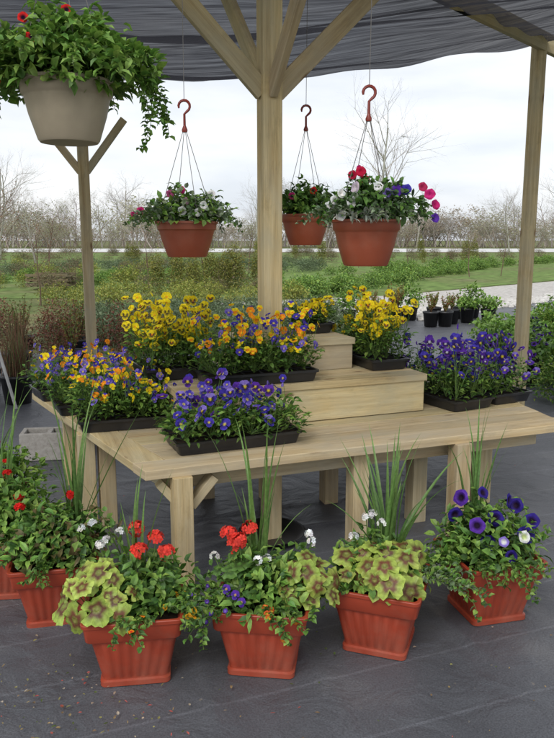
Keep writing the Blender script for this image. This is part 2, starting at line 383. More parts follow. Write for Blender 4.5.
def rrect(hx,hy,r,nc=4,ns=0,rib=0):
    pts=[]; cs=[(hx-r,hy-r,0),(-hx+r,hy-r,1),(-hx+r,-hy+r,2),(hx-r,-hy+r,3)]
    for qi,(cx,cy,q) in enumerate(cs):
        for k in range(nc+1):
            a=math.pi/2*(q+k/nc); pts.append((cx+r*math.cos(a),cy+r*math.sin(a)))
        if ns:
            nx,ny,_=cs[(qi+1)%4]; a=math.pi/2*(q+1); e=(cx+r*math.cos(a),cy+r*math.sin(a)); g=(nx+r*math.cos(a),ny+r*math.sin(a))
            for k in range(1,ns):
                t=k/ns; o=rib if (k//2)%2 else 0
                pts.append((e[0]+(g[0]-e[0])*t+math.cos(a)*o,e[1]+(g[1]-e[1])*t+math.sin(a)*o))
    return pts
def loft(mb,rings,m=0,cap0=False,cap1=False,m1=None):
    ids=[[mb.v(p) for p in r] for r in rings]
    for A,B in zip(ids,ids[1:]):
        n=len(A)
        for k in range(n): mb.f((A[k],A[(k+1)%n],B[(k+1)%n],B[k]),m)
    if cap0: mb.f(ids[0][::-1],m)
    if cap1: mb.f(ids[-1],m if m1 is None else m1)
def circ(r,n=40,rib=0,k=0): return [((r+(rib if (i//2)%2 else 0))*math.cos(2*math.pi*i/n),(r+(rib if (i//2)%2 else 0))*math.sin(2*math.pi*i/n)) for i in range(n)]
def at(ring,z,c=Vector((0,0,0))): return [Vector((x+c.x,y+c.y,z+c.z)) for x,y in ring]

# ---------------------------------------------------------------- ground
def sheet(name,pts,z,mat):
    mb=MB(); ids=[mb.v((x,y,z)) for x,y in pts]; mb.f(ids); return build(mb,name,[mat],False)
sheet('ground',[(-900,-60),(900,-60),(900,1600),(-900,1600)],-.03,M_GROUND)
xs=np.concatenate([np.arange(-7,-2,.08),np.arange(-2,2.4,.022),np.arange(2.4,7.5,.08)]); ys=np.concatenate([np.arange(-2,1.4,.1),np.arange(1.4,4.5,.022),np.arange(4.5,9.6,.06)])
X,Y=np.meshgrid(xs,ys); ZZ=np.zeros_like(X)
for i in range(75):
    cx,cy=np.random.uniform(-4,5),np.random.uniform(.8,8.5); a=np.random.choice([TH,TH+math.pi/2,np.random.uniform(0,3.14)])+np.random.normal(0,.15)
    ln=np.random.uniform(.25,1.1); w=np.random.uniform(.012,.035); am=np.random.uniform(.003,.011)
    dx=(X-cx)*math.cos(a)+(Y-cy)*math.sin(a); dy=-(X-cx)*math.sin(a)+(Y-cy)*math.cos(a)+.06*np.sin(dx*3+i)
    ZZ+=am*np.exp(-(dy/w)**2)*np.exp(-(dx/ln)**2)
for off in (-1.9,1.55):
    dy=-(X*math.sin(TH))+Y*math.cos(TH)-2.05-off+.015*np.sin(X*2.3)
    ZZ+=.005/(1+np.exp(-np.clip(dy/.006,-50,50)))*np.exp(-np.clip(dy,0,9)/.5)
ZZ=np.minimum(ZZ,.014)
nx,ny=len(xs),len(ys)
vv=np.stack([X.ravel(),Y.ravel(),ZZ.ravel()],1)
ii=(np.arange(ny-1)[:,None]*nx+np.arange(nx-1)[None,:]).ravel()
ff=np.stack([ii,ii+1,ii+1+nx,ii+nx],1)
me=bpy.data.meshes.new('landscape_fabric'); me.from_pydata(vv.tolist(),[],ff.tolist()); me.materials.append(M_FAB)
me.polygons.foreach_set('use_smooth',[True]*len(ff)); me.update()
scene.collection.objects.link(bpy.data.objects.new('landscape_fabric',me))
sheet('fabric_strip',[(1.5,9.5),(12,9.5),(17,21),(9.5,21),(2.3,14.1)],-.008,M_FAB)
sheet('fabric_strip',[(-9,-3),(7.3,-3),(7.3,-2),(-9,-2)],-.004,M_FAB)
sheet('gravel_path',[(-2,15.0),(2.0,13.8),(9.4,20.8),(20,20.8),(34,36),(27,38),(12,28.5),(3.0,19.8),(-2,17.4)],-.014,M_GRAVEL)
sheet('gravel_road',[(-600,92),(600,92),(600,130),(-600,130)],-.02,rough_mat('pale_gravel',(.5,.5,.48),(.72,.71,.69),.5))
sheet('grass',[(-60,19),(2,19),(14,31),(60,50),(60,84),(-60,84)],-.02,M_GRASS)

# ---------------------------------------------------------------- display table
tb=MB()
zt=.55; zb=.512
def left(b): return -.673+(-.37)*(b+.319)/1.813
def right(b): return 1.55+.35*(b+.319)/1.813
pw=.14; b=-.319; k=0
while b<1.48:
    b1=min(b+pw,1.494); g=.006
    if k==0: prism(tb,[(left(b),b),(right(b),b),(right(b1),b1-g),(left(b1)+.0,b1-g)],zb-.002,zt+.002)
    else:
        l0=left(b)+.142; l1=left(b1)+.142
        prism(tb,[(l0,b),(right(b)+U(-.006,.004),b),(right(b1)+U(-.006,.004),b1-g),(l1,b1-g)],zb,zt+U(-.002,.002))
    b=b1; k+=1
b0=-.319+pw
prism(tb,[(left(b0),b0+.001),(left(b0)+.138,b0+.001),(left(1.494)+.138,1.494),(left(1.494),1.494)],zb,zt+.001,along=1)
tbl=empty('display_table',E(0.4,.5,0))
def par(o,p):
    o.parent=p; o.matrix_parent_inverse=Matrix.Translation(-Vector(p.location)); return o
par(build(tb,'tabletop',[M_WOOD],False,.003),tbl)
lg=MB()
def eb(a0,b0,a1,b1,z,w,h): board(lg,E(a0,b0,z),E(a1,b1,z),w,h)
eb(-.55,-.19,1.45,-.19,.465,.038,.09)
eb(-.9,1.35,1.75,1.35,.465,.038,.09)
eb(-.56,-.165,-.9,1.33,.465,.038,.09)
eb(1.46,-.165,1.72,1.33,.465,.038,.09)
eb(-.5,.45,1.5,.45,.465,.038,.085)
eb(.5,-.165,.5,1.33,.4655,.038,.088)
legs=[(-.41,2.935),(.39,3.33),(.91,3.44),(-.03,3.44),(.75,3.70),(.30,3.98),(-.42,4.05),(-1.0,3.62),(-.905,3.66),(1.18,3.98),(-1.28,4.3),(-.2,5.0),(.5,5.2),(1.3,4.9)]
for i,(x,y) in enumerate(legs):
    w=.084
    board(lg,V3((x,y,0)),V3((x,y,.5115)),w,w*.99,up=Vector((-.359,.933,0)))
for (x,y) in [(-.41,2.935)]:
    board(lg,V3((x+.03,y+.05,.36)),V3((x+.13,y+.09,.48)),.038,.07,up=Vector((-.359,.933,0)))
    board(lg,V3((x-.03,y+.04,.38)),V3((x-.10,y+.02,.47)),.038,.06,up=Vector((-.359,.933,0)))
par(build(lg,'legs_and_rails',[M_WOOD],False,.003),tbl)
st=MB()
def boxE(a0,a1,b0,b1,z0,z1,th=.038):
    board(st,E(a0,b0+th/2,(z0+z1-th)/2),E(a1,b0+th/2,(z0+z1-th)/2),th,z1-th-z0)
    board(st,E(a0,b1-th/2,(z0+z1-th)/2),E(a1,b1-th/2,(z0+z1-th)/2),th,z1-th-z0)
    for a in(a0+th/2+.002,a1-th/2-.002): board(st,E(a,b0+th+.001,(z0+z1-th)/2),E(a,b1-th-.001,(z0+z1-th)/2),th,z1-th-z0-.001)
    n=max(1,round((b1-b0)/.145)); w=(b1-b0)/n
    for i in range(n):
        board(st,E(a0-.012,b0-.012+w*(i+.5),z1-th/2),E(a1+.012,b0-.012+w*(i+.5),z1-th/2),w-.004,th-.001)
boxE(-.40,1.0,.2,1.05,.5535,.764)
boxE(.05,.70,.50,1.0,.7645,.945)
build(st,'tiered_wood_stand',[M_WOOD],False,.003)
mb=MB(); c=V3((-.03,3.44,.014))
loft(mb,[at(circ(.13),0,c),at(circ(.17),.03,c),at(circ(.178),.034,c),at(circ(.165),.03,c),at(circ(.13),.006,c)],0,True,True)
build(mb,'black_saucer',[M_BLACK])

# ---------------------------------------------------------------- pansy trays
G1=(.10,.215,.04);G2=(.15,.28,.05);G3=(.06,.135,.032);G4=(.21,.34,.07)
BLUE=(.065,.045,.40);PURP=(.11,.035,.36);NAVY=(.035,.02,.22);YEL=(.88,.70,.02);ORG=(.88,.28,.015);LAV=(.25,.18,.58);WHT=(.82,.82,.8);DK=(.02,.008,.03);MAG=(.58,.025,.18);RED=(.62,.015,.012);CORAL=(.78,.065,.045)
def pansy_tray(name,x,y,z,ang,lx,ly,pal,nfl,fr,h,nleaf=900,nx=6,ny=3):
    mb=MB()
    th=.06
    loft(mb,[at(rrect(lx/2-.015,ly/2-.015,.012,3,12,.002),0),at(rrect(lx/2-.002,ly/2-.002,.015,3,12,.002),th-.012),at(rrect(lx/2+.006,ly/2+.006,.015,3,12),th-.012),at(rrect(lx/2+.007,ly/2+.007,.015,3,12),th),
             at(rrect(lx/2-.004,ly/2-.004,.013,3,12),th),at(rrect(lx/2-.008,ly/2-.008,.013,3,12),th-.014)],2,True,True,3)
    for i in range(1,nx): tube(mb,[V3((-lx/2+lx*i/nx,-ly/2,th-.004)),V3((-lx/2+lx*i/nx,ly/2,th-.004))],.004,4,m=2)
    for i in range(1,ny): tube(mb,[V3((-lx/2,-ly/2+ly*i/ny,th-.003)),V3((lx/2,-ly/2+ly*i/ny,th-.003))],.004,4,m=2)
    cells=[(-lx/2+lx*(i+.5)/nx+G(0,.008),-ly/2+ly*(j+.5)/ny+G(0,.008),U(.7,1.15)) for i in range(nx) for j in range(ny)]
    for i in range(nleaf):
        cx,cy,s=random.choice(cells); a=U(0,6.283); rr=R()**.6*lx/nx*.95
        px,py=cx+math.cos(a)*rr,cy+math.sin(a)*rr
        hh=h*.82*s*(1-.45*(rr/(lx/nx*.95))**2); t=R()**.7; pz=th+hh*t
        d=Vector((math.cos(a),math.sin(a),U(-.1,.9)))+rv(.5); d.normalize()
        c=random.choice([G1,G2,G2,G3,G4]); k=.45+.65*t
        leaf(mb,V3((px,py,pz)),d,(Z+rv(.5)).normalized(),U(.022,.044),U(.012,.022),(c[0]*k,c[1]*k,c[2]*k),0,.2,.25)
        if R()<.12: stem(mb,V3((cx,cy,th)),V3((px,py,pz)))
    inv=Matrix.Rotation(-ang,3,'Z')
    for i in range(nfl):
        cx,cy,s=random.choice(cells); a=U(0,6.283); rr=R()**.5*lx/nx*.9
        q=V3((cx+math.cos(a)*rr,cy+math.sin(a)*rr,th+h*s*U(.45,1.2)))
        q=q+inv@Vector((0,-.03,0))
        n=inv@((Vector((G(0,.6),-.7+G(0,.45),.5+G(0,.35)))).normalized())
        main,blot,eye,upper=random.choice(pal)
        if R()<.08: leaf(mb,q,Z+rv(.5),n,fr,fr*.5,main,1,.4,.1)
        else: pansy(mb,q,n,fr*U(.7,1.15),main,blot,eye,upper)
        stem(mb,V3((cx,cy,th)),q-n*.002,.0014,(.15,.26,.06))
    return build(mb,name,[M_LEAF,M_PETAL,M_BLACK,M_SOIL],True,0,None,V3((x,y,z)),ang,1,48)
pB=[(BLUE,NAVY,YEL,None),(PURP,DK,YEL,None),(BLUE,DK,YEL,LAV),(LAV,BLUE,YEL,BLUE)]
pD=[(NAVY,DK,YEL,None),(PURP,DK,WHT,None),(NAVY,NAVY,YEL,BLUE),(BLUE,DK,YEL,None),(PURP,NAVY,YEL,LAV)]
pY=[(YEL,DK,ORG,None),(YEL,DK,YEL,None),(YEL,YEL,ORG,None)]
pMix=[(YEL,ORG,ORG,None),(ORG,ORG,YEL,None),(BLUE,NAVY,YEL,None),(LAV,BLUE,YEL,None),(YEL,YEL,ORG,BLUE),(YEL,ORG,ORG,None)]
pMixB=[(BLUE,NAVY,YEL,None),(LAV,BLUE,YEL,BLUE),(YEL,ORG,ORG,BLUE),(ORG,ORG,YEL,None),(YEL,YEL,ORG,None),(YEL,YEL,ORG,None),(LAV,BLUE,YEL,None)]
zt2=zt+.004
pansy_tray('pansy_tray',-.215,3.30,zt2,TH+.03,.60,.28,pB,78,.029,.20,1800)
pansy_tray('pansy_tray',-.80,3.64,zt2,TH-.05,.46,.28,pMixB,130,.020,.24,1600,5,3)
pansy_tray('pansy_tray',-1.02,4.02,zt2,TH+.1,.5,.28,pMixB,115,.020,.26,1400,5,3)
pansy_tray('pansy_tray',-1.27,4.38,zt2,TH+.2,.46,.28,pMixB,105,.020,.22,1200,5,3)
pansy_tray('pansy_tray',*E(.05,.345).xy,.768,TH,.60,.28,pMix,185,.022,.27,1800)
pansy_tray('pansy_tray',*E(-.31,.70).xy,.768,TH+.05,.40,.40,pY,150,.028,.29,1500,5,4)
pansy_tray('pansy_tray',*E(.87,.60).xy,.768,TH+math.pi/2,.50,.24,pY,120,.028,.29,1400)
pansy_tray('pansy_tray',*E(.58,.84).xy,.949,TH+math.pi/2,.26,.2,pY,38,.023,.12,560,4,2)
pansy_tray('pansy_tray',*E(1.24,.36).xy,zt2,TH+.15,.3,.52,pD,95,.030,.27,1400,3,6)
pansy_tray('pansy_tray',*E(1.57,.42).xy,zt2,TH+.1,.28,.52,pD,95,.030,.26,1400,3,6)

# ---------------------------------------------------------------- square pots
def square_pot(mb):
    ns=26; rg=[(.0,.112,.0),(.016,.112,0),(.020,.105,.0),(.028,.106,.0),(.033,.1065,.0045),(.160,.1315,.0045),(.166,.133,0),(.172,.134,0),(.174,.146,0),(.178,.149,0),(.226,.154,0),(.229,.159,0),(.240,.160,0),(.242,.158,0),(.242,.149,0),(.205,.140,0)]
    loft(mb,[at(rrect(h,h,.020,4,ns,rib),z) for z,h,rib in rg],2,True,True,3)
GG=[G1,G2,G3,G4]; GS=[(.19,.25,.15),(.24,.31,.20),(.12,.19,.10)]; GL=[G2,G4,(.16,.3,.05)]
SPIKE=(.14,.25,.065)
def potbuild(name,x,y,rot,fn,sc=1.06):
    mb=MB(); fn(mb)
    Rm=Matrix.Rotation(-rot,3,'Z'); mb.V=[tuple(Rm@Vector(v)) for v in mb.V]
    square_pot(mb)
    return build(mb,name,[M_LEAF,M_PETAL,M_TERRA,M_SOIL],True,0,None,V3((x,y,.003)),rot,sc,35)
def spikes(mb,c,n,L,spread=.35,w=.010):
    for i in range(n):
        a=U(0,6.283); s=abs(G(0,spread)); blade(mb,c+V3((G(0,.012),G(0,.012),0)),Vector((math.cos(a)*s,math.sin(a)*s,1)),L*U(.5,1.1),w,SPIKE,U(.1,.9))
def P1(mb):
    mound(mb,V3((.03,.02,.25)),.15,.14,.13,800,.040,.022,GG)
    geranium(mb,V3((.06,.02,.30)),.09,9,.034,pal=GREENZ)
    geranium(mb,V3((-.12,-.05,.27)),.115,17,.052)
    geranium(mb,V3((-.03,-.09,.26)),.07,4,.045)
    for p in [(.02,.0,.41),(.07,.03,.44),(.11,-.01,.41),(-.0,.06,.46)]: cluster(mb,V3(p),.026,24,.013,CORAL)
    for p in [(-.1,.06,.42),(-.06,.08,.44),(-.12,.05,.41)]: cluster(mb,V3(p),.015,12,.009,WHT)
    for i in range(10): trail(mb,V3((.11+G(0,.03),-.06+G(0,.05),.25)),Vector((.8,U(-.9,.2),.6)),U(.12,.28),GG,fl=(.06,.011,(.8,.45,.03),ORG))
    for i in range(5): trail(mb,V3((.0+G(0,.04),-.13,.25)),Vector((G(0,.3),-1,.4)),U(.08,.18),GG,fl=(.08,.010,ORG,RED))
    spikes(mb,V3((.0,.04,.25)),11,.46,.3)
def P2(mb):
    mound(mb,V3((0,0,.25)),.18,.15,.13,1000,.040,.022,GG)
    geranium(mb,V3((-.08,-.0,.30)),.09,8,.034,pal=GREENZ)
    geranium(mb,V3((.14,-.04,.29)),.095,13,.043)
    for p in [(-.12,.02,.44),(-.085,-.01,.43),(-.10,.0,.41),(-.05,.04,.45)]: cluster(mb,V3(p),.027,26,.013,CORAL)
    for p in [(-.165,-.02,.38),(-.02,-.05,.38),(0.01,-.02,.37),(.15,.05,.43),(.16,.03,.41)]: cluster(mb,V3(p),.015,12,.009,WHT)
    for i in range(8): trail(mb,V3((.05+G(0,.05),-.12,.25)),Vector((U(-.2,.7),-1,.4)),U(.08,.18),GG,fl=(.09,.011,(.75,.12,.03),(.8,.5,.05)))
    for i in range(12): trail(mb,V3((-.12+G(0,.03),-.08+G(0,.05),.25)),Vector((-.9,U(-.9,.3),.5)),U(.10,.22),GG,fl=(.06,.008,PURP,LAV))
    for p in [(-.09,-.13,.30),(-.12,-.11,.31),(-.07,-.14,.28)]: pansy(mb,V3(p),Vector((-.2,-1,.5)),.016,PURP,NAVY)
    spikes(mb,V3((-.02,.06,.25)),14,.60,.24)
def P3(mb):
    mound(mb,V3((0,.02,.25)),.16,.15,.12,800,.040,.022,GG)
    geranium(mb,V3((.0,-.04,.28)),.125,22,.050)
    for p in [(-.03,.03,.46),(-.05,.05,.44),(.0,.02,.43),(-.10,.0,.39)]: cluster(mb,V3(p),.016,13,.009,WHT)
    for i in range(14): trail(mb,V3((.12+G(0,.02),-.02+G(0,.05),.26)),Vector((1,U(-.6,.2),.35)),U(.14,.32),GS+GG,down=.7)
    for i in range(6): trail(mb,V3((-.12,-.1+G(0,.02),.25)),Vector((-1,-.6,.4)),U(.08,.14),GG)
    spikes(mb,V3((.03,.06,.25)),26,.52,.42,.013)
def P4(mb):
    mound(mb,V3((0,0,.26)),.20,.17,.15,1300,.040,.023,GG)
    for p in [(-.10,.0,.44),(-.02,.03,.46),(.05,.0,.45),(.0,-.06,.40),(.12,.02,.42),(-.14,.02,.39),(.02,-.14,.28),(.1,-.12,.34),(-.06,-.1,.37),(.17,.0,.36),(-.03,-.1,.33)]:
        q=V3(p)+rv(.02); nn=Vector((G(0,.6),-1,.5+G(0,.3))).normalized()
        petunia(mb,q,nn,.032*U(.75,1.1),NAVY if R()<.6 else PURP,DK)
        stem(mb,Vector((q.x*.5,q.y*.5,.28)),q-nn*.04,.0018)
        for k in range(4): leaf(mb,q-nn*.035+rv(.015),(rv()-Z*.1).normalized(),Z+rv(.4),.035,.02,random.choice(GG))
    petunia(mb,V3((.08,-.15,.36)),Vector((.2,-1,.4)),.024,WHT,(.6,.7,.3)); petunia(mb,V3((.0,-.17,.35)),Vector((0,-1,.5)),.020,LAV,WHT)
    for i in range(16): trail(mb,V3((G(0,.09),-.12+G(0,.02),.26)),Vector((G(0,.6),-1,.3)),U(.08,.22),GG)
    for i in range(10): trail(mb,V3((-.13,-.05+G(0,.05),.26)),Vector((-1,-.3,.3)),U(.1,.24),GG)
    spikes(mb,V3((-.05,.06,.28)),14,.50,.25)
def P5(mb):
    mound(mb,V3((0,0,.27)),.20,.18,.14,1400,.042,.022,GG+[(.12,.1,.04)])
    for p in [(-.13,.0,.42),(.05,.05,.45)]: cluster(mb,V3(p),.018,16,.011,RED)
    for p in [(.12,-.08,.37),(.15,-.03,.37)]: cluster(mb,V3(p),.015,12,.009,WHT)
    for i in range(10): trail(mb,V3((G(0,.1),-.12,.26)),Vector((G(0,.6),-1,.3)),U(.08,.18),GG)
    spikes(mb,V3((.06,.06,.28)),14,.60,.25)
def P6(mb):
    mound(mb,V3((0,0,.28)),.21,.2,.17,1300,.044,.024,[G1,G2,G4])
    for p in [(-.05,-.05,.47),(.03,.02,.48),(.1,-.06,.41),(-.1,-.1,.41)]: cluster(mb,V3(p),.018,16,.011,RED)
    for i in range(10): trail(mb,V3((G(0,.1),-.12,.26)),Vector((G(0,.6),-1,.3)),U(.08,.18),GG)
    spikes(mb,V3((.0,.06,.28)),10,.55,.3)
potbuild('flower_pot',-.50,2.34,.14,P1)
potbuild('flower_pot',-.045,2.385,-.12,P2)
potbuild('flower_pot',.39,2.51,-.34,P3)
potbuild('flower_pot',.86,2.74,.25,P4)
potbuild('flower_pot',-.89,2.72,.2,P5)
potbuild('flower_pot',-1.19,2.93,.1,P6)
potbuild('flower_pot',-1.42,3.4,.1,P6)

# ---------------------------------------------------------------- hanging baskets
def basket(name,x,y,z,rr,hh,mat,fn,hookz,topz=3.05,nw=4):
    mb=MB(); n=48
    k=rr
    prof=[(-hh,k*.62,0),(-hh+.008,k*.66,0),(-hh*.55,k*.82,.0015),(-hh*.28,k*.9,.0015),(-hh*.25,k*.92,0),(-hh*.22,k*.97,0),(-.012,k*.99,0),(-.01,k*1.04,0),(0,k*1.04,0),(0,k*.95,0),(-.03,k*.92,0)]
    loft(mb,[at(circ(r,n,rib),zz) for zz,r,rib in prof],2,True,True,3)
    hz=hookz-z
    for i in range(nw):
        a=2*math.pi*i/nw+.5
        tube(mb,[V3((math.cos(a)*k,math.sin(a)*k,-.005)),V3((0,0,hz))],.0016,4,m=4)
    pts=[V3((0,0,hz-.015)),V3((0,0,hz+.05))]
    for i in range(11):
        a=math.radians(-60+i*26); pts.append(V3((.0+.026*math.cos(a)*(1),0,hz+.085+.026*math.sin(a))))
    tube(mb,pts,[.007,.006]+[.0065]*10+[.004],6,m=5,cap=True)
    loft(mb,[at(circ(.012,10),hz-.03),at(circ(.014,10),hz-.02),at(circ(.006,10),hz)],5,True,True)
    tube(mb,[V3((0,0,hz+.108)),V3((0.004,0,topz-z))],.0016,4,m=4)
    fn(mb)
    return build(mb,name,[M_LEAF,M_PETAL,mat,M_SOIL,M_WIRE,M_HOOK],True,0,None,V3((x,y,z)),0,1,48)
def B1(mb):
    mound(mb,V3((0,0,.03)),.27,.23,.19,2200,.046,.030,[G1,G2,G4],low=-.3)
    for i in range(34):
        a=U(0,6.283); trail(mb,V3((math.cos(a)*.12,math.sin(a)*.12,.06)),Vector((math.cos(a),math.sin(a),.9)),U(.16,.32),[G1,G2,G4],.038,.022,down=1.1)
    for i in range(8): trail(mb,V3((.14,U(-.05,.1),.05)),Vector((1,U(-.3,.3),.5)),U(.3,.44),[G1,G2],.03,.02,down=1.3)
    for i in range(5): trail(mb,V3((-.14,U(-.05,.1),.05)),Vector((-1,U(-.5,.3),.5)),U(.25,.36),[G1,G2],.03,.02,down=1.3)
    for p in [(-.1,-.12,.18),(-.22,-.1,.02),(-.21,-.1,-.02),(.04,-.1,.21),(-.05,-.2,.10)]: petunia(mb,V3(p),Vector((G(0,.3),-1,.3)),.020,RED,DK)
def B2(mb):
    mound(mb,V3((0,0,.02)),.20,.17,.12,1250,.035,.022,GS+[G1,G2,G4])
    for i in range(28):
        a=U(0,6.283); trail(mb,V3((math.cos(a)*.1,math.sin(a)*.1,.03)),Vector((math.cos(a),math.sin(a),.5)),U(.1,.24),GS+[G1,G2],down=1.1)
    for p,c in [((-.21,-.04,.05),MAG),((-.24,.0,.03),MAG),((-.03,.0,.15),MAG),((-.06,-.05,.13),(.5,.1,.25)),((.10,-.12,.06),WHT),((.07,-.14,.03),WHT),((.02,-.1,.09),(.55,.3,.4)),((.16,-.05,.05),WHT),((.12,-.1,.11),WHT),((.0,-.13,.05),WHT)]:
        petunia(mb,V3(p)+rv(.01),Vector((G(0,.4),-1,.2)),.023*U(.8,1.1),c,cv(c))
def B3(mb):
    mound(mb,V3((0,0,.03)),.17,.16,.14,1000,.042,.024,[G1,G2,G3])
    for i in range(16):
        a=U(0,6.283); trail(mb,V3((math.cos(a)*.1,math.sin(a)*.1,.03)),Vector((math.cos(a),math.sin(a),.5)),U(.1,.2),GG)
    for p,c in [((-.08,-.1,.1),MAG),((.04,-.1,.13),RED)]: petunia(mb,V3(p),Vector((G(0,.3),-1,.2)),.022,c,DK)
def B4(mb):
    mound(mb,V3((0.03,0,.03)),.22,.19,.13,1400,.038,.022,[G3,G1,(.09,.14,.07)])
    for i in range(28):
        a=U(0,6.283); trail(mb,V3((math.cos(a)*.1,math.sin(a)*.1,.04)),Vector((math.cos(a),math.sin(a),.5)),U(.1,.24),GS+[G3],down=1.1)
    for i in range(12): trail(mb,V3((G(0,.04),-.12,.02)),Vector((G(0,.5),-1,.2)),U(.06,.13),[(.4,.43,.38),(.3,.34,.28)],.035,.012)
    for i in range(8): trail(mb,V3((-.04+G(0,.02),-.02,.08)),Vector((G(0,.2),G(0,.2),1)),U(.06,.12),[G1,G3],down=.2)
    fl=[((-.04,-.02,.22),MAG),((-.03,-.03,.19),(.5,.01,.05)),((-.06,.0,.19),(.5,.01,.05)),((-.0,-.02,.17),(.5,.01,.05)),((-.15,-.1,.07),WHT),((-.13,-.12,.02),WHT),((-.09,-.13,.07),WHT),((-.17,-.05,.05),WHT),((-.11,-.1,.11),WHT),((.12,-.1,.12),PURP),((.15,-.08,.11),BLUE),((.25,-.05,.10),MAG),((.28,-.02,.06),MAG),((.23,-.05,.13),(.45,.03,.1)),((.29,-.03,.02),PURP),((.03,-.12,.12),WHT),((.06,-.13,.10),LAV),((-.06,-.1,.13),(.6,.5,.6))]
    for p,c in fl:
        q=V3(p)+rv(.012); petunia(mb,q,Vector((G(0,.5),-1,.25)),.024*U(.8,1.1),c,cv(c)); stem(mb,Vector((p[0]*.6,p[1]*.4,.03)),q+Vector((0,.03,0)),.0016)
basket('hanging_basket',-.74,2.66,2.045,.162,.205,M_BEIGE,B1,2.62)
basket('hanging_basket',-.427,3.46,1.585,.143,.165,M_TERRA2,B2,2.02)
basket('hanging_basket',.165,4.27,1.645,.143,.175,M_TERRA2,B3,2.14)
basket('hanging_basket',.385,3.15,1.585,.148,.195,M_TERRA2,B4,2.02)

# ---------------------------------------------------------------- pergola
fr=MB()
MP=V3((-.04,4.02,0)); LP=V3((-1.88,7.2,0)); RP=V3((2.2,6.4,0))
eup=Vector((-.359,.933,0)); e1=Vector((.933,.359,0)); e2=eup
board(fr,MP,MP+Z*3.25,.108,.108,up=eup,tint=1.05)
board(fr,LP,LP+Z*3.05,.098,.098,up=eup); board(fr,RP,RP+Z*3.2,.092,.092,up=eup)
for d in (e1,-e1,e2,-e2):
    a=MP+d*.035+Z*2.27; b=MP+d*.90+Z*3.12
    board(fr,a,b,.042,.098,up=Z)
for d,ln in ((Vector((1,-.1,0)),.42),(Vector((-1,.2,0)),.4)):
    board(fr,LP+d*.03+Z*2.15,LP+d*ln+Z*(2.15+ln*1.15),.036,.07,up=Z)
board(fr,MP-e1*4+Z*3.3,MP+e1*4+Z*3.3,.05,.15)
dRM=(MP-RP).normalized(); board(fr,RP-dRM*2.0+Z*3.13,MP+Z*3.13+e1*.2,.045,.15)
build(fr,'pergola_frame',[M_WOOD],False,.004)
cl=MB(); NX=120; NY=70
def edgey(x): 
    return 7.2-.8*(x+1.88)/4.08 if x>-1.88 else 7.2+(-1.88-x)*.15
grid=[]; Y0=2.9
for j in range(NY+1):
    row=[]
    for i in range(NX+1):
        x=-6+i*(11.0/NX); ye=edgey(x); t=j/NY; y=Y0+(ye-Y0)*t
        span=(x+1.88)/4.08; sagx=math.sin(math.pi*min(1,max(0,span)))
        z=3.10+.03*(x+1.88)-.15*sagx*(y/7)
        ph=y*2*math.pi/1.15+.35*math.sin(x*.9)+.5*x*.3
        z-= .11*(abs(math.sin(ph/2))**.7)*(1-.25*math.sin(x*1.3+y))
        z+=.018*math.sin(y*19+math.sin(x*1.7)*2.0+x)+.05*noise.noise(Vector((x*.7,y*2.2,0)))
        if t>.96: z-=.03*(t-.96)/.04*(1+.5*math.sin(x*7))
        row.append(cl.v((x,y,z)))
    grid.append(row)
for j in range(NY):
    for i in range(NX):
        uv=[((i+a)*11.0/NX,(j+b)*4.3/NY) for a,b in((0,0),(1,0),(1,1),(0,1))]
        cl.f((grid[j][i],grid[j][i+1],grid[j+1][i+1],grid[j+1][i]),0,uv)
build(cl,'shade_cloth',[M_CLOTH])

# ---------------------------------------------------------------- cinder blocks
def cinder(x,y,z,rot):
    mb=MB(); w,d,h=.39,.19,.19; t=.03
    def bx(x0,x1,y0,y1):
        ids=[mb.v((a,b,c)) for a in(x0,x1) for b in(y0,y1) for c in(0,h)]
        for f in[(0,1,3,2),(4,6,7,5),(0,4,5,1),(2,3,7,6),(0,2,6,4),(1,5,7,3)]: mb.f([ids[i] for i in f])
    bx(-w/2,w/2,-d/2,-d/2+t); bx(-w/2,w/2,d/2-t,d/2)
    for c in(-w/2+t/2,0,w/2-t/2): bx(c-t/2+.0005,c+t/2-.0005,-d/2+t-.001,d/2-t+.001)
    return build(mb,'concrete_block',[M_CONC],False,.004,None,V3((x,y,z)),rot)
cinder(-1.58,4.85,.004,.15); cinder(-1.42,5.25,.004,.5)

